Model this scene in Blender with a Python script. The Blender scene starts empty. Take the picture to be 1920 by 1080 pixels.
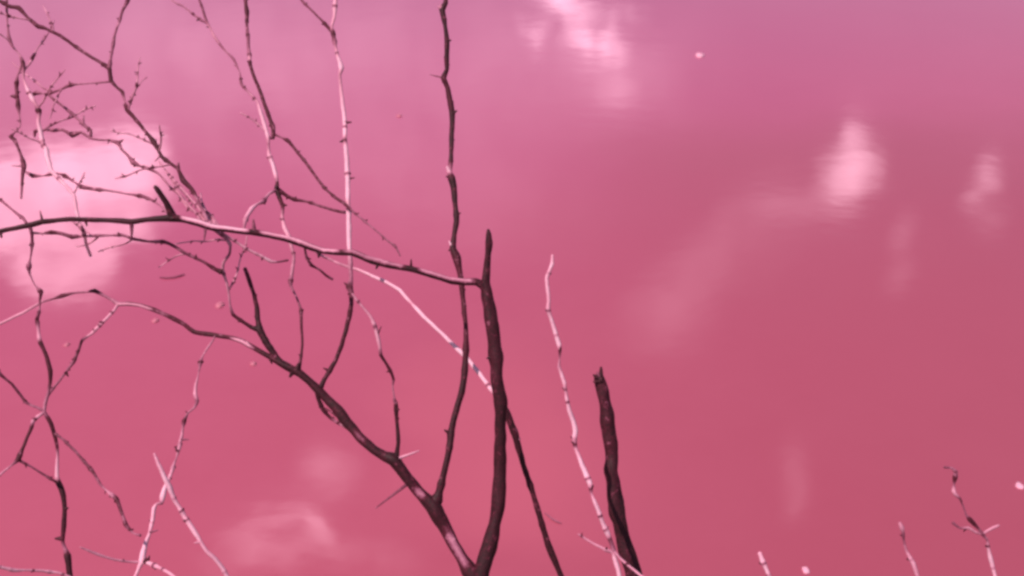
import bpy, bmesh, math, random
from mathutils import Vector, Matrix, noise

C = bpy.context.scene
R = math.radians
random.seed(11)

# ------------------------------------------------------------------ camera
CAM_Z, PITCH, HALF_V = 2.2, 25.0, 12.0
cd = bpy.data.cameras.new('camera')
cam = bpy.data.objects.new('camera', cd)
C.collection.objects.link(cam)
cam.location = (0, 0, CAM_Z)
cam.rotation_euler = (R(90 - PITCH), 0, 0)
HALF_H = math.atan(math.tan(R(HALF_V)) * 16 / 9)
cd.sensor_width = 36.0
cd.lens = 18.0 / math.tan(HALF_H)
cd.clip_start = 0.05
cd.clip_end = 9000
cd.dof.use_dof = True
cd.dof.focus_distance = 2.0
cd.dof.aperture_fstop = 9.0
C.camera = cam
FPX = 960 / math.tan(HALF_H)
ROT = cam.rotation_euler.to_matrix()

def ray(px, py):
    return (ROT @ Vector(((px - 960) / FPX, -(py - 540) / FPX, -1.0)))

def at(px, py, depth):
    return Vector((0, 0, CAM_Z)) + ray(px, py) * depth

def on_water(px, py, z=0.0):
    d = ray(px, py)
    return Vector((0, 0, CAM_Z)) + d * ((z - CAM_Z) / d.z)

# ------------------------------------------------------------------ sun
SUN_EL, SUN_AZ = 59.0, -128.0          # azimuth from +Y, clockwise seen from above
sd = bpy.data.lights.new('sun', 'SUN')
sd.energy = 4.2
sd.angle = R(0.5)
sd.color = (1.0, 0.95, 0.88)
sun = bpy.data.objects.new('sun', sd)
C.collection.objects.link(sun)
sv = Vector((math.sin(R(SUN_AZ)) * math.cos(R(SUN_EL)), math.cos(R(SUN_AZ)) * math.cos(R(SUN_EL)), math.sin(R(SUN_EL))))
sun.rotation_euler = sv.to_track_quat('Z', 'Y').to_euler()
sun.location = (0, 0, 20)

# ------------------------------------------------------------------ world: sky with drifting clouds
W = bpy.data.worlds.new('World')
C.world = W
W.use_nodes = True
nt = W.node_tree
nt.nodes.clear()
N = nt.nodes.new
Lk = nt.links.new
out = N('ShaderNodeOutputWorld')
bg = N('ShaderNodeBackground')
bg.inputs[1].default_value = 1.0
Lk(bg.outputs[0], out.inputs[0])
sky = N('ShaderNodeTexSky')
sky.sky_type = 'NISHITA'
sky.sun_disc = False
sky.sun_elevation = R(SUN_EL)
sky.sun_rotation = R(SUN_AZ)
SKY_STRENGTH = 0.10
skys = N('ShaderNodeVectorMath'); skys.operation = 'SCALE'
Lk(sky.outputs[0], skys.inputs[0]); skys.inputs['Scale'].default_value = SKY_STRENGTH
tc = N('ShaderNodeTexCoord')

def vm(op, a, b=None, scale=None):
    n = N('ShaderNodeVectorMath'); n.operation = op
    for i, v in enumerate((a, b)):
        if v is None: continue
        if isinstance(v, (tuple, Vector)): n.inputs[i].default_value = tuple(v)
        else: Lk(v, n.inputs[i])
    if scale is not None: n.inputs['Scale'].default_value = scale
    return n.outputs['Value'] if op in ('DOT_PRODUCT', 'LENGTH') else n.outputs[0]

def mt(op, a, b=None):
    n = N('ShaderNodeMath'); n.operation = op
    for i, v in enumerate((a, b)):
        if v is None: continue
        if isinstance(v, (int, float)): n.inputs[i].default_value = v
        else: Lk(v, n.inputs[i])
    return n.outputs[0]

def tex(scale, detail, rough=0.55, vec=None):
    n = N('ShaderNodeTexNoise'); n.inputs['Scale'].default_value = scale
    n.inputs['Detail'].default_value = detail; n.inputs['Roughness'].default_value = rough
    Lk(vec if vec is not None else tc.outputs['Generated'], n.inputs['Vector'])
    return n

direc = tc.outputs['Generated']
w1 = tex(26, 4, 0.6)
w2 = tex(9, 2)
warp = vm('SCALE', vm('SUBTRACT', w1.outputs['Color'], (0.5, 0.5, 0.5)), scale=0.060)
warp2 = vm('SCALE', vm('SUBTRACT', w2.outputs['Color'], (0.5, 0.5, 0.5)), scale=0.060)
dsharp = vm('ADD', vm('ADD', direc, warp), warp2)
dsoft = vm('ADD', direc, warp2)

def mirrored(px, py):
    d = ray(px, py).normalized()
    return Vector((d.x, d.y, -d.z))

# the clouds: centre, half sizes, tilt, brightness, edge softness (0 hard .. 1 soft), wispy?
CLOUDS = [
    (20, 355, 225, 74, 0, 4.9, 0.55, 1),
    (175, 322, 170, 78, 4, 4.2, 0.55, 1),
    (40, 430, 160, 74, -8, 4.2, 0.6, 1),
    (180, 450, 125, 60, -28, 4.2, 0.6, 1),
    (130, 515, 85, 44, -14, 4.0, 0.6, 1),
    (1085, 6, 125, 28, 8, 5.6, 0.8, 1),
    (1108, 62, 74, 26, 18, 4.6, 0.9, 1),
    (1000, 50, 66, 12, 0, 2.6, 1.0, 1),
    (1170, 165, 44, 42, 0, 1.3, 1.0, 0),
    (1150, 120, 200, 90, 30, 0.6, 1.0, 0),
    (1588, 316, 68, 60, 0, 3.9, 0.85, 0),
    (1592, 246, 36, 44, 0, 2.8, 1.0, 0),
    (1846, 335, 42, 46, 0, 3.0, 1.0, 0),
    (1812, 386, 40, 26, 0, 3.2, 1.0, 0),
    (1860, 430, 60, 30, 20, 1.2, 1.0, 0),
    (1690, 445, 48, 34, 0, 0.9, 1.0, 0),
    (1690, 512, 48, 38, 0, 0.9, 1.0, 0),
    (1340, 480, 280, 90, -38, 0.7, 1.0, 0),
    (1260, 570, 150, 110, -30, 0.6, 1.0, 0),
    (1500, 370, 180, 36, -8, 0.8, 1.0, 0),
    (588, 1000, 58, 15, 42, 14.0, 0.9, 0),
    (530, 974, 80, 13, 6, 9.0, 1.0, 0),
    (450, 990, 60, 14, -25, 5.0, 0.9, 0),
    (580, 1050, 220, 36, 4, 4.5, 1.0, 1),
    (610, 905, 70, 50, 0, 3.5, 1.0, 0),
    (1482, 900, 30, 80, 12, 2.0, 1.0, 0),
    (1470, 950, 22, 9, -12, 5.0, 1.0, 0),
    (450, 1050, 80, 30, -20, 4.2, 1.0, 1),
    (200, 150, 620, 330, 0, 0.45, 1.0, 0),
    (750, 330, 420, 170, 15, 0.6, 1.0, 0),
    (1000, 150, 380, 200, 0, 0.5, 1.0, 0),
    (500, 120, 520, 160, 0, 0.5, 1.0, 0),
    (122, 478, 58, 24, 0, -2.6, 1.0, 0),
    (230, 400, 90, 26, 10, -1.2, 1.0, 1),
    (1060, 38, 40, 12, 10, -2.0, 1.0, 0),
]
total = None
for (cx, cy, rx, ry, tilt, br, soft, wisp) in CLOUDS:
    c = mirrored(cx, cy)
    t = R(tilt)
    ex = mirrored(cx + 4 * math.cos(t), cy + 4 * math.sin(t)) - c
    ey = mirrored(cx - 4 * math.sin(t), cy + 4 * math.cos(t)) - c
    ex *= rx / 4; ey *= ry / 4
    g11, g12, g22 = ex.dot(ex), ex.dot(ey), ey.dot(ey)
    det = g11 * g22 - g12 * g12
    A = (ex * g22 - ey * g12) / det
    B = (ey * g11 - ex * g12) / det
    o = vm('SUBTRACT', dsharp if wisp else dsoft, c)
    a = vm('DOT_PRODUCT', o, A); b = vm('DOT_PRODUCT', o, B)
    d2 = mt('SQRT', mt('ADD', mt('MULTIPLY', a, a), mt('MULTIPLY', b, b)))
    mr = N('ShaderNodeMapRange'); mr.interpolation_type = 'SMOOTHSTEP'
    Lk(d2, mr.inputs['Value'])
    mr.inputs['From Min'].default_value = 1.15
    mr.inputs['From Max'].default_value = 1.15 - soft * 1.1
    mr.inputs['To Min'].default_value = 0; mr.inputs['To Max'].default_value = br
    total = mr.outputs[0] if total is None else mt('ADD' if br < 1 else 'MAXIMUM', total, mr.outputs[0])
# texture inside the clouds, and loose cloud over the rest of the sky
tx = tex(22, 6, 0.65)
txm = N('ShaderNodeMapRange'); Lk(tx.outputs[0], txm.inputs['Value'])
txm.inputs['From Min'].default_value = 0.3; txm.inputs['From Max'].default_value = 0.7
txm.inputs['To Min'].default_value = 0.45; txm.inputs['To Max'].default_value = 1.4
cloud = mt('MULTIPLY', total, txm.outputs[0])
gen = tex(4.0, 6, 0.6)
gm = N('ShaderNodeMapRange'); Lk(gen.outputs[0], gm.inputs['Value'])
gm.inputs['From Min'].default_value = 0.42; gm.inputs['From Max'].default_value = 0.75
gm.inputs['To Max'].default_value = 0.12
cloud = mt('ADD', cloud, gm.outputs[0])
ccol = vm('SCALE', (0.92, 0.56, 0.68)); Lk(cloud, ccol.node.inputs['Scale'])
Lk(vm('ADD', skys.outputs[0], ccol), bg.inputs[0])

# ------------------------------------------------------------------ exposure and renderer
C.view_settings.view_transform = 'Standard'
C.view_settings.look = 'None'
C.view_settings.exposure = 0.0
C.view_settings.gamma = 1.0
C.render.engine = 'CYCLES'
C.cycles.use_denoising = True
C.cycles.max_bounces = 6
C.cycles.pixel_filter_type = 'BLACKMAN_HARRIS'
C.cycles.filter_width = 3.0

# ------------------------------------------------------------------ materials
def new_mat(name):
    m = bpy.data.materials.new(name); m.use_nodes = True
    t = m.node_tree
    return m, t, t.nodes['Principled BSDF']

def mnoise(t, scale, detail, vec=None, rough=0.5):
    n = t.nodes.new('ShaderNodeTexNoise')
    n.inputs['Scale'].default_value = scale; n.inputs['Detail'].default_value = detail
    n.inputs['Roughness'].default_value = rough
    if vec is not None: t.links.new(vec, n.inputs['Vector'])
    return n

def ramp(t, fac, stops):
    r = t.nodes.new('ShaderNodeValToRGB')
    while len(r.color_ramp.elements) < len(stops): r.color_ramp.elements.new(0.5)
    for e, (p, c) in zip(r.color_ramp.elements, stops):
        e.position = p; e.color = (*c, 1)
    t.links.new(fac, r.inputs[0])
    return r

# reaches of the lake in a lighter or darker pink: centre (x, y), half sizes, colour, amount (metres)
LAKE_PATCHES = [(2.6, 2.6, 3.4, 3.6, (0.33, 0.056, 0.092), 0.65),
         (-3.0, 9.0, 6.5, 7.5, (0.47, 0.076, 0.165), 0.7),
         (0.0, 12.0, 16.0, 7.5, (0.50, 0.078, 0.180), 0.8),
         (1.55, 5.35, 1.75, 1.75, (0.375, 0.062, 0.103), 0.6),
         (3.6, 6.0, 2.4, 1.5, (0.365, 0.058, 0.100), 0.5),
         (-0.10, 3.62, 0.42, 0.62, (0.52, 0.100, 0.150), 0.4), (0.10, 3.35, 0.40, 0.40, (0.50, 0.095, 0.145), 0.3)]

def water_material():
    m, t, p = new_mat('pink_water')
    co = t.nodes.new('ShaderNodeTexCoord').outputs['Object']
    n1 = mnoise(t, 0.9, 7, co, 0.62)
    r = ramp(t, n1.outputs[0], [(0.30, (0.405, 0.065, 0.104)), (0.5, (0.432, 0.075, 0.119)), (0.70, (0.458, 0.084, 0.133))])
    # the water colour is darker in some reaches of the lake than in others
    ng = t.nodes.new('ShaderNodeTexCoord').outputs['Object']
    cur = r.outputs[0]
    nz = mnoise(t, 0.9, 3, ng)
    ws = t.nodes.new('ShaderNodeVectorMath'); ws.operation = 'MULTIPLY_ADD'
    ws.inputs[1].default_value = (0.9, 0.9, 0); t.links.new(nz.outputs['Color'], ws.inputs[0]); ws.inputs[2].default_value = (-0.45, -0.45, 0)
    wv = t.nodes.new('ShaderNodeVectorMath'); wv.operation = 'ADD'
    t.links.new(ng, wv.inputs[0]); t.links.new(ws.outputs[0], wv.inputs[1])
    for (x, y, rx, ry, col, amt) in LAKE_PATCHES:
        mp = t.nodes.new('ShaderNodeMapping'); mp.vector_type = 'TEXTURE'
        mp.inputs['Location'].default_value = (x, y, 0); mp.inputs['Scale'].default_value = (rx, ry, 1)
        t.links.new(wv.outputs[0], mp.inputs['Vector'])
        ln = t.nodes.new('ShaderNodeVectorMath'); ln.operation = 'LENGTH'; t.links.new(mp.outputs[0], ln.inputs[0])
        q = t.nodes.new('ShaderNodeMapRange'); q.interpolation_type = 'SMOOTHSTEP'
        t.links.new(ln.outputs['Value'], q.inputs['Value'])
        q.inputs['From Min'].default_value = 1.1; q.inputs['From Max'].default_value = 0.35
        q.inputs['To Min'].default_value = 0.0; q.inputs['To Max'].default_value = amt
        mx = t.nodes.new('ShaderNodeMix'); mx.data_type = 'RGBA'
        t.links.new(q.outputs[0], mx.inputs['Factor']); t.links.new(cur, mx.inputs['A'])
        mx.inputs['B'].default_value = (*col, 1)
        cur = mx.outputs['Result']
    t.links.new(cur, p.inputs['Base Color'])
    p.inputs['Roughness'].default_value = 0.06
    p.inputs['IOR'].default_value = 1.36
    a = mnoise(t, 2.2, 3, co); b = mnoise(t, 9.0, 2, co)
    b1 = t.nodes.new('ShaderNodeBump'); b1.inputs['Distance'].default_value = 0.0018; b1.inputs['Strength'].default_value = 0.6
    b2 = t.nodes.new('ShaderNodeBump'); b2.inputs['Distance'].default_value = 0.0002; b2.inputs['Strength'].default_value = 0.6
    t.links.new(a.outputs[0], b1.inputs['Height']); t.links.new(b.outputs[0], b2.inputs['Height'])
    t.links.new(b1.outputs[0], b2.inputs['Normal']); t.links.new(b2.outputs[0], p.inputs['Normal'])
    return m

def bark_material():
    m, t, p = new_mat('thorny_bark')
    at_ = t.nodes.new('ShaderNodeAttribute'); at_.attribute_name = 'tone'
    co = t.nodes.new('ShaderNodeTexCoord').outputs['Object']
    n = mnoise(t, 260, 3, co)
    mr = t.nodes.new('ShaderNodeMapRange'); t.links.new(n.outputs[0], mr.inputs['Value'])
    mr.inputs['To Min'].default_value = -0.15; mr.inputs['To Max'].default_value = 0.15
    ad = t.nodes.new('ShaderNodeMath'); ad.use_clamp = True
    t.links.new(at_.outputs['Fac'], ad.inputs[0]); t.links.new(mr.outputs[0], ad.inputs[1])
    n2 = mnoise(t, 75, 4, co, 0.7)                     # paler mottling in patches
    m2 = t.nodes.new('ShaderNodeMapRange'); t.links.new(n2.outputs[0], m2.inputs['Value'])
    m2.inputs['From Min'].default_value = 0.55; m2.inputs['From Max'].default_value = 0.72
    m2.inputs['To Max'].default_value = 0.28
    a2 = t.nodes.new('ShaderNodeMath'); a2.use_clamp = True
    t.links.new(ad.outputs[0], a2.inputs[0]); t.links.new(m2.outputs[0], a2.inputs[1])
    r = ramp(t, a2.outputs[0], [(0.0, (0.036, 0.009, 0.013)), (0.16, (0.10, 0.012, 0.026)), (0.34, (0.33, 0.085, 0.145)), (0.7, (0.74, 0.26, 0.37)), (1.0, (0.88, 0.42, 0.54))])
    t.links.new(r.outputs[0], p.inputs['Base Color'])
    p.inputs['Roughness'].default_value = 0.55
    p.inputs['Specular IOR Level'].default_value = 0.15
    bp = t.nodes.new('ShaderNodeBump'); bp.inputs['Distance'].default_value = 0.0008; bp.inputs['Strength'].default_value = 0.7
    t.links.new(mnoise(t, 420, 3, co).outputs[0], bp.inputs['Height']); t.links.new(bp.outputs[0], p.inputs['Normal'])
    return m

def earth_material():
    m, t, p = new_mat('salt_crusted_earth')
    co = t.nodes.new('ShaderNodeTexCoord').outputs['Object']
    n = mnoise(t, 6, 8, co, 0.65)
    r = ramp(t, n.outputs[0], [(0.35, (0.12, 0.075, 0.05)), (0.55, (0.25, 0.17, 0.13)), (0.7, (0.5, 0.42, 0.4))])
    t.links.new(r.outputs[0], p.inputs['Base Color']); p.inputs['Roughness'].default_value = 0.95
    bp = t.nodes.new('ShaderNodeBump'); bp.inputs['Distance'].default_value = 0.02
    t.links.new(mnoise(t, 30, 6, co).outputs[0], bp.inputs['Height']); t.links.new(bp.outputs[0], p.inputs['Normal'])
    return m

def fleck_material(name='pink_fleck', c1=(0.80, 0.26, 0.38), c2=(0.88, 0.42, 0.54)):
    m, t, p = new_mat(name)
    co = t.nodes.new('ShaderNodeTexCoord').outputs['Object']
    r = ramp(t, mnoise(t, 80, 3, co).outputs[0], [(0.3, c1), (0.7, c2)])
    t.links.new(r.outputs[0], p.inputs['Base Color']); p.inputs['Roughness'].default_value = 0.6
    return m

WATER, BARK, EARTH, FLECK = water_material(), bark_material(), earth_material(), fleck_material()

def link(name, me, mat, parent=None):
    o = bpy.data.objects.new(name, me)
    C.collection.objects.link(o)
    me.materials.append(mat)
    if parent is not None: o.parent = parent
    return o

def tag(o, label, cat, group=None):
    o['label'] = label; o['category'] = cat
    if group: o['group'] = group
    return o

# ------------------------------------------------------------------ water and shore
def bank_z(x, y):
    s = y - 2.25 + 0.10 * math.sin(x * 1.3) + 0.05 * math.sin(x * 3.7 + 1)
    if s > 0: z = -0.35 * s
    else: z = 0.95 * (1 - math.exp(s * 0.42))
    return z + 0.05 * noise.noise(Vector((x * 1.7, y * 1.7, 0))) + 0.015 * noise.noise(Vector((x * 9, y * 9, 3)))

bm = bmesh.new()
vs = [bm.verts.new(p) for p in ((-3000, -8, 0), (3000, -8, 0), (3000, 4000, 0), (-3000, 4000, 0))]
bm.faces.new(vs)
me = bpy.data.meshes.new('lake_water'); bm.to_mesh(me); bm.free()
w = link('water', me, WATER); w['kind'] = 'structure'

bm = bmesh.new()
nx, ny = 150, 90
grid = [[bm.verts.new((x, y, bank_z(x, y))) for x in (-12 + 24 * i / nx for i in range(nx + 1))] for y in (-8 + 11.0 * (j / ny) for j in range(ny + 1))]
for j in range(ny):
    for i in range(nx):
        f = bm.faces.new((grid[j][i], grid[j][i + 1], grid[j + 1][i + 1], grid[j + 1][i])); f.smooth = True
me = bpy.data.meshes.new('shore_ground'); bm.to_mesh(me); bm.free()
g = link('ground', me, EARTH); g['kind'] = 'structure'

# ------------------------------------------------------------------ branches
PXD = 1.0 / FPX
TRACK = {}          # name of a branch -> list of (px, py, depth), so that offshoots start on it

def depth_on(key, px, py):
    return min(TRACK[key], key=lambda q: (q[0] - px) ** 2 + (q[1] - py) ** 2)[2]

def resample(pts, step=5.0):
    """Catmull-Rom through (px,py,w,tone,depth) points."""
    P = [pts[0]] + list(pts) + [pts[-1]]
    res = []
    for i in range(1, len(P) - 2):
        p0, p1, p2, p3 = P[i - 1], P[i], P[i + 1], P[i + 2]
        n = max(1, int(math.hypot(p2[0] - p1[0], p2[1] - p1[1]) / step))
        for k in range(n):
            u = k / n
            q = []
            for c in range(5):
                if c < 2:
                    lin = p1[c] + (p2[c] - p1[c]) * u
                    k_ = 0.6 if pts[len(pts) // 2][2] < 12 else 0.15
                    q.append(k_ * lin + (1 - k_) * 0.5 * (2 * p1[c] + (p2[c] - p0[c]) * u + (2 * p0[c] - 5 * p1[c] + 4 * p2[c] - p3[c]) * u * u + (3 * p1[c] - p0[c] - 3 * p2[c] + p3[c]) * u ** 3))
                else:
                    q.append(p1[c] + (p2[c] - p1[c]) * u)
            res.append(tuple(q))
    res.append(tuple(P[-2]))
    return res

def sweep(bm, tl, path, rough=0.08, painted_highlight=None, sides=12, seed=0.0, seed_side=None):
    """path: list of (Vector, radius, tone, px)"""
    n = len(path)
    prev_n = None
    rings = []
    for i, (p, r, tone, px) in enumerate(path):
        a = path[max(i - 1, 0)][0]; b = path[min(i + 1, n - 1)][0]
        tg = (b - a)
        if tg.length < 1e-9: tg = Vector((0, 0, 1))
        tg.normalize()
        if prev_n is None:
            prev_n = tg.orthogonal().normalized()
        nn = (prev_n - tg * prev_n.dot(tg))
        nn = nn.normalized() if nn.length > 1e-6 else tg.orthogonal().normalized()
        bb = tg.cross(nn)
        prev_n = nn
        ring = []
        for k in range(sides):
            th = 2 * math.pi * k / sides
            d = nn * math.cos(th) + bb * math.sin(th)
            rr = r * (1 + rough * 2.2 * noise.noise(Vector((math.cos(th) * 1.3, math.sin(th) * 1.3, i * 0.22 + seed))))
            v = bm.verts.new(p + d * rr)
            tn = tone
            for (pa, pb, pt) in (painted_highlight or ()):  # sun highlight painted into the bark tone along one side
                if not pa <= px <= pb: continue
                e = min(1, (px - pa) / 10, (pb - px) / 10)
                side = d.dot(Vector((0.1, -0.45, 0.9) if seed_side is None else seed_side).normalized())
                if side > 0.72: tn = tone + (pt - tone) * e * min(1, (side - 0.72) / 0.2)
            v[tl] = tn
            ring.append(v)
        rings.append(ring)
    for i in range(n - 1):
        for k in range(sides):
            f = bm.faces.new((rings[i][k], rings[i][(k + 1) % sides], rings[i + 1][(k + 1) % sides], rings[i + 1][k]))
            f.smooth = True
    for ring, idx in ((rings[0], 0), (rings[-1], n - 1)):
        v = bm.verts.new(path[idx][0] + (path[idx][0] - path[1 if idx == 0 else n - 2][0]).normalized() * path[idx][1] * 0.6)
        v[tl] = path[idx][2]
        for k in range(sides):
            f = bm.faces.new((ring[k], ring[(k + 1) % sides], v)); f.smooth = True

def branch(name, parent, pts, d0, d1=None, key=None, on=None, label=None, rough=0.08, buds=None,
           painted_highlight=None, highlight_side=None, rooted=False, wander=0.012, spikes=(), spread=1.0, wscale=1.0):
    """pts: (px, py, width in photo pixels, tone 0 dark .. 1 pale).  Depth runs from d0 (or the
    depth of the branch named by `on` where this one leaves it) to d1."""
    if buds is None: buds = (0.3 if max(q[3] for q in pts) > .8 else 0.5) if name == 'twig' else (0.3 if max(q[2] for q in pts) < 15 else 0.0)
    if on is not None: d0 = depth_on(on, pts[0][0], pts[0][1])
    if d1 is None: d1 = d0
    L = [0.0]
    for a, b in zip(pts, pts[1:]): L.append(L[-1] + math.hypot(b[0] - a[0], b[1] - a[1]))
    full = [(p[0], p[1], p[2], p[3], d0 + (d1 - d0) * l / L[-1]) for p, l in zip(pts, L)]
    sm = resample(full, 4.0 if pts[0][2] < 14 else 6.0)
    sd_ = random.random() * 100
    path, tr = [], []
    m = len(sm)
    thin = pts[len(pts) // 2][2] < 12
    if pts[len(pts) // 2][2] < 9: wscale *= 0.86
    next_bud = random.uniform(10, 40)
    run = 0.0
    budlist = []
    for i, (px, py, wd, tn, dp) in enumerate(sm):
        ends = min(1.0, i / 12.0)
        dd = dp + wander * ends * noise.noise(Vector((i * 0.035, sd_, 0)))
        jit = 0.6 if thin else 0.9
        jx = jit * noise.noise(Vector((i * 0.28, sd_, 5))) * ends
        jy = jit * noise.noise(Vector((i * 0.28, sd_, 9))) * ends
        p = at(px + jx, py + jy, dd)
        wj = wd * wscale * (1 + 0.16 * noise.noise(Vector((i * 0.16, sd_, 21))))
        if i: run += math.hypot(px - sm[i - 1][0], py - sm[i - 1][1])
        if buds and run > next_bud and 2 < i < m - 2:
            budlist.append(i); next_bud = run + random.choice((6, 12, 30, 26)) * random.uniform(0.5, 1.4) / buds
        path.append([p, wj * PXD * dd * 0.5, tn, px]); tr.append((px, py, dd))
    for i in budlist:                                     # swollen joints
        sw = random.uniform(.15, .65) if sm[i][2] < 8 else random.uniform(.05, .3)
        for k, s in ((-1, 1 + sw * .4), (0, 1 + sw), (1, 1 + sw * .4)):
            path[i + k][1] *= s
        path[i][2] = min(path[i][2], random.choice((0.12, 0.2, 0.5)))
    if rooted:
        p0 = path[0][0]; r0 = path[0][1]
        gx, gy = p0.x * 0.97, p0.y - 0.04
        gz = bank_z(gx, gy) - 0.08
        down = []
        nseg = 14
        for k in range(nseg):
            u = k / nseg
            q = Vector((gx, gy, gz)).lerp(p0, u)
            q += Vector((0.02 * math.sin(u * 3.1 + sd_), 0.02 * math.sin(u * 2.3 + sd_ * 2), 0)) * (1 - u) * u * 4
            down.append([q, r0 * (1.5 - 0.5 * u), pts[0][3], pts[0][0]])
        path = down + path
    bm = bmesh.new()
    tl = bm.verts.layers.float.new('tone')
    sweep(bm, tl, path, rough, painted_highlight, seed=sd_, seed_side=highlight_side)
    off = len(path) - m
    for i in budlist:                                     # small thorns and buds at the joints
        p, r, tn, px = path[i + off]
        tg = (path[i + off + 1][0] - path[i + off - 1][0]).normalized()
        side = tg.cross(ray(px, 500).normalized()).normalized() * random.choice((-1, 1))
        side = (side + ray(px, 500).normalized() * random.uniform(-0.8, 0.8) + tg * random.uniform(0.1, 0.8)).normalized()
        ln = random.uniform(3.5, 8.5) * PXD * 2.0
        sweep(bm, tl, [[p, r * 0.9, tn, px], [p + side * ln * 0.5, max(r * 0.6, 0.0008), 0.12, px], [p + side * ln, 0.0005, 0.1, px]], 0.05, sides=6)
    for (sx, sy, tx_, ty, sw, st) in spikes:              # the thorns seen in the photo
        j = min(range(m), key=lambda q: (tr[q][0] - sx) ** 2 + (tr[q][1] - sy) ** 2)
        p, r, tn, px = path[j + off]
        e = at(tx_, ty, tr[j][2] - 0.004)
        rw = sw * PXD * tr[j][2] * 0.5
        sweep(bm, tl, [[p, rw * 1.5, st, px], [p.lerp(e, 0.45), rw, st, px], [e, rw * 0.45, st, px]], 0.1, sides=7)
    me = bpy.data.meshes.new(name)
    bm.normal_update(); bm.to_mesh(me); bm.free()
    o = link(name, me, BARK, parent)
    if label: o['label'] = label
    if key: TRACK[key] = tr
    return o

def shrub(name, px, py, depth):
    p = at(px, py, depth)
    o = bpy.data.objects.new(name, None)
    C.collection.objects.link(o)
    o.location = (p.x * 0.97, p.y - 0.04, bank_z(p.x * 0.97, p.y - 0.04))
    o.empty_display_size = 0.1
    return o

_link = link
def link(name, me, mat, parent=None):
    # vertices are written in world space: shift them so that they sit right under their parent
    o = _link(name, me, mat, None)
    if parent is not None:
        off, b = Vector((0, 0, 0)), parent
        while b is not None:
            off += Vector(b.location); b = b.parent
        me.transform(Matrix.Translation(-off))
        o.parent = parent
    return o

# --- the large forked shrub
A = shrub('thorny_shrub', 896, 1130, 2.0)
tag(A, 'large leafless thorny shrub forking dark limbs across the left half of the pink lake', 'shrub')
stem = branch('stem', A, [(893, 1190, 46, .02), (896, 1130, 44, .02), (900, 1090, 38, .02), (905, 1065, 34, .0), (919, 1020, 29, .02), (930, 975, 27, .03), (936, 930, 27, .05), (937, 890, 25, .03), (938, 850, 25, .05), (938, 800, 24, .0),
       (939, 760, 25, .03), (933, 720, 25, .05), (930, 675, 29, .06), (925, 630, 27, .05), (921, 595, 26, .05), (914, 560, 24, .04), (911, 530, 20, .03), (913, 500, 14, .04), (915, 475, 12, .03), (917, 455, 14, .02), (916, 438, 10, .02), (915, 430, 5, .03)],
       2.0, 1.97, key='stem', rough=.12, rooted=True, wscale=.94, spikes=[(917, 455, 921, 447, 6, .02), (925, 668, 913, 672, 8, .03)])
limb = branch('limb', A, [(914, 552, 15, .03), (905, 536, 15, .03), (893, 529, 13, .04), (872, 529, 12, .02), (847, 526, 12, .0), (812, 516, 12, .0), (785, 508, 12, .0), (763, 503, 12, .0), (735, 498, 13, .0), (710, 492, 14, .0), (685, 484, 12, .0), (660, 474, 13, .0), (632, 473, 11, .0), (607, 471, 11, .0), (573, 460, 12, .0),
       (540, 448, 12, .0), (505, 441, 11, .0), (477, 436, 12, .0), (450, 433, 10, .0), (427, 430, 11, .0), (400, 427, 13, .0), (372, 418, 12, .0), (350, 413, 12, .0), (323, 408, 15, .0), (300, 410, 11, .0), (272, 412, 10, .05), (247, 416, 11, .03), (205, 413, 9, .06), (167, 412, 10, .04), (133, 411, 9, .05), (100, 414, 9, .05), (80, 416, 10, .02), (43, 425, 9, .03), (0, 434, 9, .05), (-40, 446, 9, .05), (-90, 455, 8, .05)],
       2.0, 1.93, on='stem', key='limb', rough=.10, painted_highlight=((335, 470, 1.0), (482, 640, .75), (640, 760, .5), (780, 890, .6)),  # sunlit upper edge painted as paler tone
       spikes=[(80, 416, 75, 395, 4, .1), (58, 421, 60, 450, 5, .25), (160, 413, 163, 424, 5, .1), (247, 416, 247, 447, 6, .25), (387, 425, 383, 450, 5, .3), (477, 436, 475, 411, 7, .25), (598, 471, 597, 483, 7, .0), (707, 492, 705, 504, 6, .0), (770, 504, 771, 486, 5, .1), (0, 433, 3, 446, 6, .1)])
branch('stub', limb, [(324, 408, 17, .0), (319, 395, 14, .0), (312, 380, 11, .02), (302, 365, 10, .02), (295, 355, 10, .02), (290, 349, 7, .05)], 2, on='limb', d1=1.93)

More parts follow.
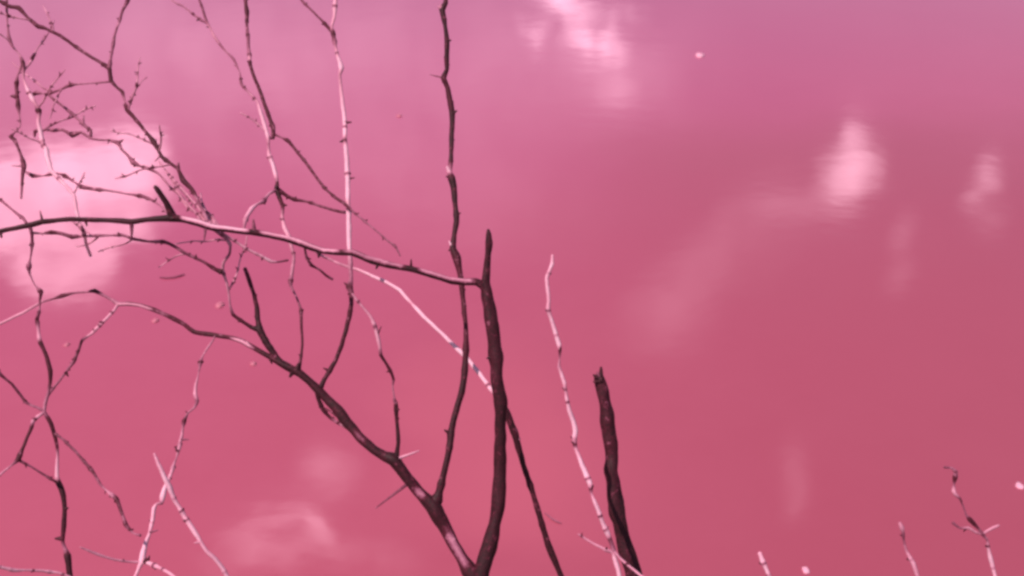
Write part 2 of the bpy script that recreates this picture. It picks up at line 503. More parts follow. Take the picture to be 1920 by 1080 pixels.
lower = branch('limb', A, [(900, 1100, 30, .02), (884, 1075, 28, .04), (868, 1050, 25, .05), (850, 1020, 25, .08), (832, 985, 25, .06), (814, 953, 29, .02), (800, 938, 24, .03), (783, 920, 20, .03), (765, 898, 20, .04), (752, 878, 22, .03), (740, 862, 23, .0), (722, 856, 18, .03), (700, 842, 16, .02), (676, 820, 18, .05), (655, 798, 21, .02), (634, 770, 19, .04), (613, 747, 16, .05), (598, 733, 16, .04), (582, 717, 15, .03), (562, 700, 17, .04), (545, 690, 15, .03),
       (525, 680, 12, .04), (505, 668, 10, .03), (480, 655, 9, .1), (455, 640, 9, .3), (430, 633, 8, .15), (400, 628, 8, .1), (364, 622, 8, .1), (345, 608, 7, .2), (322, 596, 9, .1), (305, 588, 7, .3), (290, 581, 8, .15), (265, 573, 7, .2), (240, 569, 8, .25), (222, 570, 8, .5), (210, 562, 5, .4), (195, 554, 5, .4), (178, 545, 9, .05), (165, 547, 4, .35), (140, 549, 4, .35), (117, 554, 8, .1), (100, 560, 4, .3), (77, 567, 5, .5), (40, 588, 5, .7), (0, 607, 5, .7), (-40, 625, 5, .7)],
       2.0, 2.06, on='stem', key='lower', rough=.12, highlight_side=(0.25, -0.95, 0.35), painted_highlight=((834, 880, .5), (774, 799, .5), (660, 690, .3), (215, 290, .7), (430, 478, .8)),  # highlights near the fork and along the limb, painted into the tone
       spikes=[(765, 898, 768, 900, 5, .1), (757, 918, 704, 953, 5, .25), (745, 862, 786, 845, 5, .75), (558, 696, 560, 682, 12, .0), (655, 800, 610, 765, 5, .1), (470, 650, 462, 640, 4, .8), (550, 698, 543, 707, 9, .03), (505, 670, 510, 682, 6, .05)])
branch('twig', lower, [(592, 728, 9, .04), (597, 748, 8, .05), (606, 768, 9, .05), (618, 782, 7, .1), (634, 793, 6, .5), (650, 803, 5, .5)], 2, on='lower')
branch('twig', lower, [(222, 569, 7, .5), (213, 583, 6, .75), (195, 602, 6, .75), (172, 625, 6, .7), (154, 638, 7, .1), (148, 655, 5, .2), (138, 678, 6, .25), (118, 705, 5, .3), (100, 728, 5, .3), (85, 750, 6, .4)], 2, on='lower', d1=2.0, spikes=[(125, 700, 128, 706, 5, .1)])

# upright switch rising from the lower limb and passing behind the upper one
branch('twig', lower, [(814, 955, 24, .02), (816, 942, 20, .02), (822, 928, 14, .03), (829, 900, 12, .03), (836, 870, 11, .02), (842, 845, 11, .02), (845, 815, 13, .03), (850, 790, 11, .03), (858, 760, 11, .03), (866, 735, 11, .02), (871, 700, 12, .02), (873, 670, 11, .08), (874, 640, 9, .15), (873, 610, 9, .12), (870, 575, 9, .12), (866, 540, 9, .1), (862, 510, 10, .15), (857, 485, 14, .1), (849, 466, 14, .05),
        (852, 440, 9, .06), (856, 415, 10, .02), (854, 385, 10, .02), (850, 350, 11, .0), (846, 333, 14, .0), (843, 323, 9, .45), (846, 295, 8, .05), (847, 250, 9, .03), (848, 214, 12, .03), (845, 195, 10, .12), (839, 165, 9, .1), (831, 146, 12, .05), (838, 130, 8, .03), (838, 105, 9, .02), (838, 75, 10, .02), (834, 45, 8, .02), (829, 18, 12, .03), (836, 5, 7, .1), (835, -20, 8, .1), (830, -60, 8, .1)],
        2, on='lower', d1=2.16, key='switch', painted_highlight=None,
        spikes=[(830, 146, 806, 140, 3, .3), (829, 17, 821, 12, 5, .6), (845, 812, 833, 806, 7, .05), (850, 466, 841, 470, 6, .1), (848, 465, 842, 452, 5, .9), (846, 332, 836, 331, 5, .05), (843, 325, 838, 312, 6, .9), (857, 402, 864, 399, 4, .1), (848, 213, 857, 207, 5, .05), (838, 78, 846, 76, 5, .05), (829, 18, 826, 8, 4, .6)])

# dark fork with an upright prong
hk = branch('twig', lower, [(530, 683, 12, .02), (516, 667, 11, .02), (503, 648, 11, .0), (494, 632, 12, .0), (487, 618, 15, .0), (484, 600, 10, .02), (481, 575, 8, .05), (477, 555, 8, .08), (468, 528, 8, .12), (459, 503, 7, .15)], 2, on='lower', d1=2.04, key='prong',
        spikes=[(487, 618, 470, 613, 9, .0)])
branch('twig', lower, [(487, 620, 11, .0), (472, 614, 9, .03), (455, 603, 7, .08), (437, 590, 8, .12), (431, 572, 5, .5), (429, 550, 5, .6), (424, 527, 6, .65), (417, 505, 7, .6), (419, 492, 7, .5), (430, 477, 6, .3), (432, 460, 6, .4), (424, 447, 6, .4), (408, 436, 7, .4), (398, 428, 7, .3)], 2, on='prong', d1=1.98, key='hang')
branch('twig', lower, [(560, 692, 11, .02), (564, 672, 6, .1), (567, 645, 6, .12), (565, 610, 6, .15), (564, 580, 6, .2), (557, 560, 5, .3), (547, 540, 5, .35), (545, 530, 8, .3), (548, 505, 7, .5), (551, 480, 7, .45), (546, 462, 7, .5), (541, 444, 8, .7), (534, 428, 9, .8), (529, 408, 6, .65), (530, 388, 8, .15), (524, 370, 9, .03), (519, 354, 12, .0), (520, 343, 7, .1),
        (517, 328, 9, .9), (511, 308, 8, .9), (504, 288, 7, .75), (503, 270, 5, .4), (502, 255, 8, .9), (496, 236, 8, .85), (489, 212, 7, .85), (483, 192, 5, .6), (465, 172, 4, .45), (453, 158, 6, .25), (449, 135, 3, .4), (438, 111, 6, .3), (425, 98, 4, .4), (413, 84, 6, .3), (402, 68, 7, .55), (393, 50, 3, .5), (387, 40, 6, .25), (379, 15, 5, .25), (370, -10, 5, .25), (360, -50, 5, .25)],
        2, on='lower', d1=2.24, key='wand', spikes=[(521, 352, 551, 375, 7, .1), (551, 374, 538, 385, 6, .1)])
branch('twig', lower, [(503, 258, 5, .4), (512, 258, 9, .2), (512, 240, 9, .1), (503, 215, 8, .13), (492, 185, 7, .15), (488, 172, 8, .13), (478, 148, 8, .13), (469, 122, 7, .15), (468, 112, 7, .6), (466, 90, 7, .3), (465, 70, 7, .25), (463, 45, 6, .2), (463, 22, 10, .1), (460, 0, 6, .2), (456, -30, 6, .2), (452, -70, 6, .2)],
        2, on='wand', d1=2.24)
branch('twig', lower, [(515, 252, 5, .2), (528, 258, 4, .3), (541, 265, 8, .12), (555, 282, 6, .18), (572, 303, 6, .18), (590, 328, 6, .18), (608, 352, 6, .18), (628, 370, 6, .18), (646, 382, 8, .15), (670, 404, 4, .3), (700, 428, 4, .3), (725, 450, 4, .3), (742, 463, 5, .25), (750, 480, 3, .3)], 2.14, d1=2.02)
branch('twig', lower, [(520, 358, 8, .1), (535, 366, 7, .1), (552, 374, 8, .15), (575, 378, 5, .25), (600, 386, 6, .22), (622, 393, 6, .2), (643, 398, 7, .2), (654, 399, 5, .2)], 2, on='wand', d1=2.10)
branch('twig', lower, [(518, 356, 7, .2), (505, 363, 5, .6), (494, 377, 7, .35), (482, 383, 5, .6), (472, 392, 9, .8), (464, 404, 8, .75), (459, 416, 6, .5), (457, 430, 5, .4)], 2, on='wand', d1=2.0)
# pale upright wand crossing the upper limb
branch('twig', lower, [(601, 728, 11, .03), (608, 712, 9, .04), (620, 692, 8, .06), (631, 672, 8, .05), (641, 645, 8, .06), (649, 618, 8, .07), (655, 592, 9, .08), (659, 568, 8, .1), (658, 548, 9, .25), (655, 538, 13, .15), (658, 525, 8, .35), (657, 500, 8, .4), (656, 480, 8, .6), (655, 462, 9, .95), (654, 430, 9, .95), (654, 400, 9, .95), (653, 385, 8, .6), (652, 370, 9, .95), (652, 335, 9, .95), (650, 300, 9, .9), (648, 275, 8, .9), (646, 264, 10, .15), (647, 252, 8, .95),
        (646, 225, 8, .9), (643, 200, 7, .85), (639, 165, 6, .7), (637, 140, 6, .55), (640, 127, 9, .9), (634, 108, 7, .85), (629, 88, 5, .5), (625, 65, 8, .1), (622, 50, 5, .6), (627, 30, 6, .75), (628, 12, 9, .85), (630, -5, 6, .6), (634, -40, 6, .6), (637, -80, 6, .6)],
        2, on='lower', d1=2.18, key='palewand', spikes=[(656, 538, 645, 530, 6, .15), (648, 230, 659, 229, 5, .2), (652, 337, 665, 333, 4, .25), (646, 264, 637, 266, 5, .1), (615, 695, 606, 690, 5, .1)])
branch('twig', lower, [(627, 66, 8, .1), (618, 54, 8, .15), (603, 38, 5, .2), (585, 20, 5, .25), (567, 2, 5, .25), (550, -25, 5, .25), (535, -60, 5, .25)], 2, on='palewand', d1=2.2)
branch('twig', lower, [(741, 866, 18, .0), (744, 850, 12, .0), (747, 830, 9, .02), (745, 800, 8, .03), (743, 775, 8, .04), (742, 756, 8, .05), (739, 745, 4, .4), (736, 725, 4, .45), (738, 712, 7, .15), (732, 695, 6, .1), (722, 678, 6, .12), (714, 666, 8, .1), (712, 650, 7, .65), (709, 635, 9, .8), (703, 612, 7, .7), (694, 592, 6, .65), (680, 576, 5, .6), (668, 562, 5, .6), (660, 550, 4, .4)],
        2, on='lower', d1=1.98, key='gw', spikes=[(708, 625, 715, 612, 4, .2), (742, 755, 737, 748, 5, .3)])

# twigs that leave the upper limb
branch('twig', limb, [(392, 424, 9, .3), (385, 405, 8, .45), (375, 385, 7, .3), (360, 355, 9, .12), (343, 338, 12, .03), (334, 318, 7, .15), (322, 308, 7, .12), (304, 295, 8, .08), (296, 280, 7, .1), (287, 264, 11, .08), (277, 252, 6, .12), (262, 233, 8, .12), (238, 206, 9, .12), (234, 190, 4, .35), (230, 173, 8, .15), (220, 165, 6, .13), (208, 151, 9, .12), (205, 128, 8, .12), (207, 112, 6, .3), (210, 95, 5, .35), (212, 82, 9, .17), (215, 65, 5, .3), (223, 42, 5, .28), (230, 20, 6, .22), (239, 2, 9, .17), (247, -30, 6, .2), (252, -70, 6, .2)],
        2, on='limb', d1=2.16, key='arch', wander=.02, spikes=[(334, 318, 335, 305, 6, .2), (302, 292, 290, 303, 3, .3)])
branch('twig', limb, [(205, 129, 9, .15), (195, 121, 7, .17), (160, 100, 7, .18), (113, 67, 7, .18), (82, 52, 6, .18), (71, 49, 10, .15), (52, 33, 6, .18), (35, 15, 10, .15), (18, 12, 7, .16), (0, 2, 7, .17), (-40, -15, 7, .17), (-90, -30, 6, .17)], 2, on='arch', d1=2.12, key='topleft')
branch('twig', limb, [(208, 153, 5, .3), (170, 156, 3, .4), (145, 158, 4, .35), (133, 159, 8, .25), (112, 168, 5, .32), (90, 176, 6, .3), (80, 175, 3, .4), (68, 174, 10, .15), (55, 182, 4, .3)], 2, on='arch', d1=2.1, key='side')
branch('twig', limb, [(89, 176, 6, .3), (100, 186, 6, .25), (114, 196, 5, .32), (135, 213, 8, .3), (148, 225, 4, .35), (156, 233, 8, .28), (170, 245, 6, .28), (170, 258, 8, .25)], 2, on='side', d1=2.08, spikes=[(156, 233, 157, 216, 4, .35)])
branch('twig', limb, [(352, 385, 6, .4), (340, 368, 5, .4), (320, 352, 5, .4), (300, 328, 4, .4), (284, 318, 8, .28), (265, 312, 4, .35), (251, 306, 10, .22), (240, 292, 6, .28), (228, 280, 5, .25), (222, 268, 10, .2), (205, 263, 4, .35), (185, 262, 5, .33), (168, 258, 5, .33), (152, 248, 6, .3), (136, 253, 11, .18), (118, 244, 4, .35), (100, 244, 9, .3), (86, 244, 4, .4), (66, 246, 8, .2), (65, 256, 5, .35)],
        2.02, d1=2.1, wander=.02, spikes=[(222, 268, 231, 262, 5, .25)])
branch('twig', limb, [(322, 408, 8, .3), (308, 392, 4, .45), (290, 378, 4, .35), (270, 369, 8, .22), (240, 364, 4, .35), (200, 357, 5, .3), (158, 352, 9, .2), (140, 342, 4, .35), (122, 330, 9, .15), (112, 326, 5, .3), (100, 326, 8, .2), (80, 330, 3, .4), (62, 330, 10, .15), (48, 322, 4, .4)], 2, on='limb', d1=2.1)
branch('twig', limb, [(160, 445, 7, .6), (150, 425, 7, .7), (143, 395, 8, .8), (139, 368, 8, .8), (120, 345, 7, .8), (98, 322, 9, .85), (90, 300, 11, .95), (86, 278, 10, .9), (82, 274, 11, .2), (79, 265, 9, .95), (76, 248, 9, .95), (72, 230, 8, .8), (73, 212, 7, .5), (72, 207, 12, .05), (67, 195, 6, .5), (61, 186, 10, .9), (52, 168, 8, .85), (45, 150, 4, .6), (43, 118, 10, .15), (35, 100, 3, .5), (24, 88, 5, .35), (18, 75, 8, .28), (14, 45, 3, .35), (13, 15, 5, .25), (12, -20, 5, .3)],
        2.02, d1=2.14, wander=.02, key='paleleft')
branch('twig', limb, [(40, 372, 5, .35), (41, 350, 5, .25), (43, 325, 8, .17), (45, 312, 11, .15), (40, 292, 6, .22), (33, 275, 6, .22), (27, 262, 9, .12), (20, 256, 9, .15), (30, 246, 3, .45), (38, 236, 3, .45), (36, 215, 4, .4), (34, 198, 10, .15), (33, 182, 8, .2), (31, 165, 8, .2), (31, 155, 11, .15), (33, 142, 4, .4), (41, 122, 6, .35)], 2.06, d1=2.12, spikes=[(45, 312, 22, 311, 3, .35), (32, 181, 20, 180, 8, .2)])
branch('twig', limb, [(52, 422, 6, .3), (44, 410, 6, .3), (25, 395, 5, .3), (5, 378, 5, .3), (-25, 355, 5, .3)], 2, on='limb', d1=2.0)
branch('twig', limb, [(415, 510, 14, .02), (404, 505, 8, .12), (380, 490, 6, .2), (350, 476, 6, .22), (318, 457, 7, .2), (305, 453, 6, .22), (280, 453, 5, .25), (250, 448, 7, .22), (230, 441, 5, .35), (205, 441, 5, .38), (180, 442, 8, .3), (160, 443, 3, .5), (146, 443, 6, .35), (135, 444, 10, .17), (115, 438, 5, .3), (97, 435, 10, .15), (80, 437, 4, .35), (58, 437, 6, .25)], 1.99, d1=1.97, key='under')
branch('twig', limb, [(56, 422, 8, .2), (60, 438, 7, .2), (60, 462, 6, .28), (57, 485, 4, .4), (54, 502, 9, .3), (56, 515, 4, .45), (66, 535, 3, .45), (77, 548, 9, .15), (75, 560, 6, .2), (74, 580, 4, .4), (69, 600, 10, .12)], 2, on='limb', d1=1.96)
branch('twig', limb, [(170, 480, 6, .7), (162, 460, 7, .75), (158, 440, 6, .7), (152, 422, 6, .6)], 2.0, d1=1.96)
branch('twig', limb, [(415, 436, 6, .3), (440, 452, 5, .6), (462, 466, 6, .7), (485, 478, 6, .7), (508, 490, 7, .75), (522, 491, 5, .3), (540, 488, 5, .2)], 1.98, d1=2.02)
branch('twig', limb, [(571, 462, 5, .1), (574, 480, 5, .25), (583, 497, 6, .15), (600, 506, 5, .18), (612, 517, 6, .17), (624, 524, 5, .25)], 2.0, d1=2.03)
# tangle of short pale grey twiglets where the arch meets the limb
for (x0, y0, x1, y1, t_) in ((402, 425, 310, 318, .5), (395, 420, 298, 302, .55), (412, 427, 352, 342, .45), (386, 416, 330, 352, .55), (404, 424, 376, 362, .6), (376, 414, 322, 338, .5), (396, 422, 345, 372, .4)):
    mx, my = (x0 + x1) / 2 + random.uniform(-7, 7), (y0 + y1) / 2 + random.uniform(-7, 7)
    branch('twig', limb, [(x0, y0, 6, t_), ((x0 + mx) / 2 + 3, (y0 + my) / 2, 5, t_), (mx, my, 5, t_), ((x1 + mx) / 2 - 3, (y1 + my) / 2, 4, t_), (x1, y1, 3, t_)], 2, on='limb', d1=2.0 + random.uniform(.02, .08), buds=.9)

# hair-thin side shoots through the upper left thicket, each starting on one of the longer twigs
def shoots(parent, key, n, lo, hi, spread_deg, seed):
    rng = random.Random(seed)
    tr = TRACK[key]
    for _ in range(n):
        i = rng.randrange(int(len(tr) * lo), max(int(len(tr) * hi) - 2, int(len(tr) * lo) + 1))
        x, y, d = tr[i]; x2, y2, _d = tr[min(i + 3, len(tr) - 1)]
        a = math.atan2(y2 - y, x2 - x) + rng.choice((-1, 1)) * R(rng.uniform(25, spread_deg))
        L, n_ = rng.uniform(45, 120), 5
        pts = [(x, y, 4.5, .35)]
        for k in range(1, n_ + 1):
            a += R(rng.uniform(-16, 16))
            x += math.cos(a) * L / n_; y += math.sin(a) * L / n_
            pts.append((x, y, 4.2 - 0.35 * k, rng.choice((.4, .5, .6, .7))))
        branch('twig', parent, pts, d, d + rng.uniform(-.05, .08), buds=1.3)
shoots(limb, 'arch', 5, .1, .8, 60, 3)
shoots(limb, 'paleleft', 6, .15, .85, 70, 5)
shoots(limb, 'topleft', 2, .2, .9, 50, 8)
shoots(limb, 'under', 4, .2, .95, 55, 9)
shoots(limb, 'side', 2, .3, .9, 60, 12)
shoots(lower, 'wand', 2, .5, .9, 45, 14)
shoots(lower, 'hang', 2, .3, .9, 45, 15)

# --- slender branch that crosses behind the stem and ends in a bleached fork
S = shrub('leaning_branch', 1062, 1120, 2.06)
tag(S, 'slender dark branch leaning left behind the thick stem, its long upper end bleached pale', 'branch')
ls = branch('stem', S, [(1068, 1130, 14, .03), (1056, 1092, 12, .03), (1043, 1058, 12, .04), (1028, 1022, 13, .03), (1020, 995, 12, .03), (1009, 958, 10, .03), (998, 922, 10, .03), (986, 885, 10, .03), (975, 850, 11, .03), (966, 815, 13, .03), (955, 785, 14, .03), (944, 762, 13, .03), (932, 742, 11, .1), (926, 735, 9, .3)],
        2.06, 2.04, key='ls', rooted=True, spikes=[(970, 825, 976, 822, 4, .7), (1022, 995, 1015, 985, 5, .2)])
branch('twig', S, [(930, 742, 9, .4), (921, 731, 10, .85), (912, 718, 10, .95), (892, 692, 10, 1), (876, 672, 10, .95), (862, 658, 12, 1), (848, 645, 9, .95), (830, 627, 9, .95), (812, 610, 9, .95), (795, 594, 9, .95), (780, 578, 9, .95), (772, 569, 7, .7), (763, 560, 9, .95), (750, 545, 9, .95), (735, 535, 8, .9), (715, 525, 8, .85), (695, 516, 7, .85), (675, 507, 7, .7), (655, 501, 7, .5), (630, 492, 6, .45), (605, 480, 6, .45), (590, 472, 5, .4)],
        2, on='ls', d1=2.2, buds=.01, wscale=.88)

# --- broken-off thick stem on the right
B = shrub('broken_stem', 1192, 1120, 2.0)
tag(B, 'thick dark broken-off stem with a splintered top, alone right of the forked shrub', 'dead stem')
branch('stem', B, [(1205, 1150, 36, .03), (1195, 1105, 35, .03), (1186, 1070, 34, .05), (1174, 1030, 32, .03), (1164, 990, 31, .02), (1156, 955, 30, .03), (1150, 915, 28, .05), (1148, 880, 28, .03), (1146, 845, 28, .06), (1141, 805, 28, .06), (1136, 770, 27, .05), (1130, 735, 27, .07), (1125, 715, 24, .06), (1122, 704, 19, .04)], 2.0, 2.0, rough=.16, rooted=True, wscale=.92)
branch('splintered_top', B, [(1126, 715, 12, .03), (1127, 702, 9, .04), (1127, 688, 4, .05)], 1.995, spikes=[(1124, 712, 1112, 703, 8, .05), (1124, 712, 1119, 697, 5, .3), (1122, 715, 1112, 716, 6, .05)])

# --- pale jointed twig in front of it
D = shrub('jointed_twig', 1165, 1100, 1.9)
tag(D, 'tall pale pink jointed twig rising bare between the forked shrub and the broken stem', 'twig')
branch('stem', D, [(1172, 1125, 10, .7), (1164, 1092, 9, .9), (1158, 1065, 9, .9), (1152, 1045, 8, .9), (1150, 1033, 10, .35), (1147, 1020, 8, .3), (1143, 1010, 9, .2), (1139, 1000, 10, .95), (1130, 980, 8, .9), (1122, 958, 8, .9), (1114, 938, 7, .85), (1109, 925, 5, .5), (1108, 917, 9, .12), (1106, 906, 10, .95), (1098, 888, 9, 1), (1089, 866, 9, .95), (1081, 845, 7, .7), (1078, 833, 9, .1), (1077, 822, 10, .9), (1079, 808, 10, 1), (1075, 790, 9, .95), (1067, 768, 8, .9), (1062, 745, 7, .85), (1060, 730, 4, .4), (1058, 718, 8, .85), (1053, 702, 7, .85), (1048, 688, 7, .55), (1049, 672, 3, .4), (1050, 657, 7, .12), (1048, 646, 9, 1), (1043, 628, 9, .95), (1036, 606, 8, .9), (1028, 582, 8, .75), (1029, 565, 7, .75), (1027, 545, 7, .8), (1025, 522, 7, .8), (1030, 508, 6, .8), (1035, 495, 8, .85), (1036, 478, 5, .7)],
       1.9, 1.9, key='jt', rooted=True, wscale=.95, spikes=[(1050, 657, 1052, 650, 4, .1), (1108, 918, 1113, 910, 4, .1), (1078, 833, 1071, 828, 4, .1)])
branch('twig', D, [(1149, 1035, 8, .4), (1136, 1031, 6, .6), (1118, 1022, 6, .65), (1101, 1012, 5, .6), (1084, 1001, 3, .5)], 2, on='jt')
branch('twig', D, [(1150, 1032, 8, .4), (1162, 1046, 5, .6), (1178, 1060, 6, .65), (1195, 1074, 6, .65), (1215, 1090, 6, .65), (1250, 1110, 5, .6)], 2, on='jt', d1=1.86)

# --- lower left shrub
J = shrub('low_shrub', 140, 1110, 1.9)
tag(J, 'small dark-stemmed bare shrub with criss-crossing reddish twigs at the lower left edge', 'shrub')
js = branch('stem', J, [(140, 1130, 14, .03), (132, 1085, 13, .03), (129, 1058, 13, .02), (126, 1042, 15, .02), (122, 1030, 8, .4), (118, 1018, 7, .25), (118, 1002, 9, .08), (120, 985, 11, .05), (121, 955, 11, .03), (119, 930, 12, .03), (114, 915, 12, .02), (109, 904, 13, .03), (107, 892, 9, .85), (107, 875, 8, .85), (108, 855, 6, .6), (107, 838, 7, .15), (102, 815, 9, .1), (96, 795, 10, .05), (91, 785, 10, .1), (83, 772, 7, .4), (85, 755, 7, .45), (91, 735, 6, .35), (94, 715, 7, .12), (94, 695, 10, .1), (88, 670, 8, .12), (82, 655, 8, .12), (76, 643, 10, .08), (73, 632, 8, .75), (72, 620, 6, .6), (70, 602, 10, .1)],
       1.9, 1.94, key='js', rooted=True, spikes=[(118, 1012, 103, 1010, 8, .1), (121, 952, 128, 952, 6, .05), (109, 903, 100, 902, 6, .1), (92, 700, 96, 692, 5, .1)])
branch('twig', J, [(84, 772, 7, .3), (70, 764, 5, .4), (50, 756, 6, .2), (38, 740, 6, .2), (22, 720, 6, .2), (0, 702, 7, .2), (-40, 665, 6, .2)], 2, on='js', d1=1.9)
branch('twig', J, [(84, 772, 6, .4), (70, 782, 8, .75), (62, 790, 9, .6), (59, 801, 9, .1), (52, 818, 7, .14), (43, 840, 7, .14), (34, 862, 12, .08), (22, 872, 4, .4), (0, 890, 5, .65), (-30, 915, 5, .65)], 2, on='js', d1=1.86, key='jd')
branch('twig', J, [(38, 864, 7, .2), (60, 876, 4, .3), (82, 890, 5, .22), (104, 903, 6, .15)], 2, on='jd', d1=1.9)
branch('twig', J, [(102, 812, 7, .2), (118, 824, 5, .25), (140, 845, 6, .22), (160, 868, 6, .2), (172, 882, 7, .18), (180, 893, 6, .22), (188, 908, 6, .25), (198, 918, 3, .5), (208, 927, 7, .6), (217, 934, 9, .15), (224, 950, 8, .18), (231, 970, 7, .2), (236, 984, 10, .15), (250, 1000, 3, .45), (264, 1004, 6, .25)], 2, on='js', d1=1.84)
branch('twig', J, [(150, 1090, 6, .6), (110, 1074, 5, .6), (75, 1070, 6, .7), (45, 1069, 5, .65), (24, 1069, 9, .8), (0, 1063, 6, .65), (-30, 1058, 5, .6)], 1.9, d1=1.84)

# --- pale crossing twigs, lower left centre
K = shrub('bleached_twigs', 250, 1110, 1.84)
tag(K, 'knobbly bleached pink twig climbing in a zigzag beside the small dark shrub', 'twig')
branch('stem', K, [(236, 1125, 8, .7), (250, 1090, 7, .7), (259, 1068, 7, .75), (266, 1052, 13, .9), (269, 1036, 12, .95), (274, 1015, 9, .85), (281, 998, 7, .75), (286, 975, 9, .85), (289, 952, 10, .85), (294, 944, 5, .6), (302, 943, 10, .35), (305, 930, 12, .95), (309, 915, 10, .95), (316, 900, 8, .8), (322, 885, 7, .65), (327, 868, 5, .5), (331, 858, 3, .45), (335, 842, 8, .65), (338, 832, 9, .4), (331, 843, 4, .25), (338, 828, 7, .6), (341, 815, 7, .6), (343, 800, 5, .4), (345, 789, 10, .12), (352, 775, 4, .4), (364, 765, 5, .45), (370, 752, 9, .25), (366, 738, 8, .7), (367, 722, 7, .6), (372, 700, 3, .45), (376, 680, 7, .28), (381, 665, 3, .5), (391, 650, 5, .55), (399, 638, 4, .4), (403, 630, 3, .4)],
       1.84, 1.98, key='ks', rooted=True, spikes=[(283, 1000, 296, 994, 4, .3), (345, 825, 354, 824, 4, .3), (334, 845, 329, 842, 6, .2)])
branch('twig', K, [(266, 1052, 9, .8), (282, 1057, 9, .85), (302, 1066, 6, .7), (318, 1075, 7, .75), (340, 1092, 6, .7)], 2, on='ks', d1=1.8, spikes=[(275, 1052, 280, 1043, 9, .12)])
branch('twig', K, [(264, 1054, 7, .7), (240, 1053, 4, .55), (215, 1049, 5, .6), (190, 1042, 6, .65), (165, 1032, 5, .55), (150, 1026, 3, .5)], 2, on='ks', d1=1.82)
Q = shrub('straight_twig', 432, 1110, 1.78)
tag(Q, 'straight pale pink twig leaning left to a point across the knobbly zigzag one', 'twig')
branch('stem', Q, [(448, 1125, 9, .8), (430, 1088, 8, .8), (417, 1065, 8, .85), (403, 1048, 8, .8), (388, 1034, 7, .75), (378, 1020, 7, .75), (368, 1002, 9, .9), (355, 982, 9, .85), (340, 958, 8, .8), (326, 935, 8, .8), (317, 912, 10, .9), (308, 893, 9, .9), (299, 874, 8, .8), (289, 850, 4, .6)],
       1.78, 1.78, rooted=True, spikes=[(375, 1015, 364, 1018, 5, .6), (345, 965, 353, 970, 3, .4)])


# --- twig tips along the bottom right
def tip(name, label, paths, depth, cat='twig'):
    x, y = paths[0][0][:2]
    o = shrub(name, x, y, depth)
    tag(o, label, cat)
    for i, p in enumerate(paths):
        if i == 0: branch('stem', o, p, depth, depth, key=label, rooted=True)
        else: branch('twig', o, p, depth, on=label)
tip('twig_tip', 'short pale pink twig tip leaning left, first along the bottom right of the broken stem',
    [[(1464, 1120, 8, .8), (1447, 1090, 7, .85), (1438, 1070, 8, .9), (1430, 1052, 10, .95), (1424, 1036, 8, .75)]], 1.8)
tip('twig_tip', 'short rosy twig with a dark joint under its tip, between two other bottom right twigs',
    [[(1738, 1130, 8, .6), (1724, 1092, 7, .6), (1718, 1072, 9, .65), (1712, 1056, 9, .8), (1704, 1042, 7, .7), (1699, 1032, 5, .5), (1694, 1010, 4, .2), (1693, 1000, 5, .25), (1691, 990, 10, .6), (1687, 980, 6, .55)]], 1.8)
tip('twig_tip', 'tallest dark-and-pale jointed twig near the lower right corner, with a side fork',
    [[(1882, 1130, 9, .8), (1868, 1088, 8, .85), (1862, 1065, 8, .85), (1857, 1045, 10, 1), (1853, 1028, 7, .8), (1851, 1012, 5, .3), (1843, 1002, 5, .3), (1834, 990, 6, .25), (1826, 982, 9, .1), (1818, 974, 10, .1), (1812, 966, 4, .3), (1806, 948, 4, .25), (1800, 935, 6, .2), (1791, 926, 8, .6), (1788, 920, 9, .7), (1789, 908, 4, .3), (1791, 895, 11, .1), (1792, 884, 7, .5), (1785, 878, 5, .3), (1770, 876, 5, .25)],
     [(1843, 1001, 6, .5), (1850, 996, 6, .6), (1862, 990, 7, .65), (1873, 985, 5, .6)],
     [(1843, 1002, 5, .3), (1830, 998, 6, .5), (1816, 990, 6, .55), (1800, 990, 4, .3), (1786, 980, 7, .25)]], 1.8)

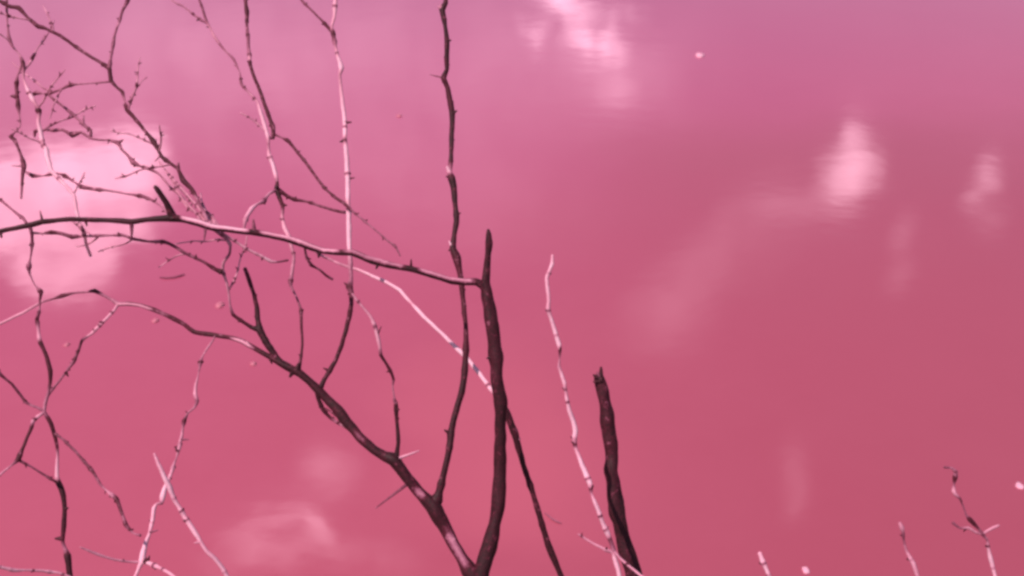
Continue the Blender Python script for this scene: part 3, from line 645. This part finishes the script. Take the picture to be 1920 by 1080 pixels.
# ------------------------------------------------------------------ small things floating on the lake
ROSY = fleck_material('rosy_fleck', (0.50, 0.10, 0.16), (0.60, 0.16, 0.23))
def fleck(px, py, r_px, label, seed):
    p = on_water(px, py)
    dist = (p - Vector((0, 0, CAM_Z))).length
    r = r_px * PXD * dist
    bm = bmesh.new()
    bmesh.ops.create_icosphere(bm, subdivisions=2, radius=1.0)
    for v in bm.verts:
        k = 1 + 0.35 * noise.noise(v.co * 1.3 + Vector((seed, 0, 0)))
        v.co = Vector((v.co.x * k * r, v.co.y * k * r * 1.5, v.co.z * k * r * 0.5 + r * 0.1))
    for f in bm.faces: f.smooth = True
    me = bpy.data.meshes.new('water_fleck'); bm.to_mesh(me); bm.free()
    o = link('water_fleck', me, FLECK if seed <= 3 else ROSY); o.location = p
    tag(o, label, 'foam fleck', 'pale flecks floating on the pink water')
fleck(1312, 105, 8, 'bright pale fleck floating alone on open water near the top, right of centre', 1)
fleck(1912, 912, 7, 'pale fleck floating on the water at the right edge above the corner', 2)
fleck(1511, 1070, 7, 'pale fleck floating at the bottom just right of the first short twig tip', 3)
fleck(291, 602, 6, 'rosy fleck floating just under the long arching lower limb', 4)
fleck(125, 647, 5, 'rosy fleck floating at left between the two crossing thin twigs', 5)
fleck(412, 573, 8, 'rosy fleck floating left of the dark upright prong, under the upper limb', 6)
fleck(475, 683, 6, 'rosy fleck floating close beneath the lower limb, left of its forks', 7)
fleck(748, 218, 5, 'faint small fleck floating between the pale wand and the dark switch', 8)

def floating_stick(pxs, wd, tone, label):
    bm = bmesh.new(); tl = bm.verts.layers.float.new('tone')
    path = []
    for i, (x, y) in enumerate(pxs):
        p = on_water(x, y, 0.004)
        dist = (p - Vector((0, 0, CAM_Z))).length
        path.append([p, wd * PXD * dist * 0.5 * (1 if 0 < i < len(pxs) - 1 else .5), tone, x])
    sweep(bm, tl, path)
    me = bpy.data.meshes.new('floating_stick'); bm.to_mesh(me); bm.free()
    o = link('floating_stick', me, BARK); tag(o, label, 'stick')
floating_stick([(300, 520), (312, 521), (325, 520), (337, 517), (346, 514)], 3.5, .3, 'thin reddish stick floating on the water below the upper limb at left')
floating_stick([(1022, 962), (1028, 967), (1035, 973), (1044, 978), (1052, 981)], 3.5, .3, 'tiny reddish stick floating between the leaning branch and the tall jointed twig')
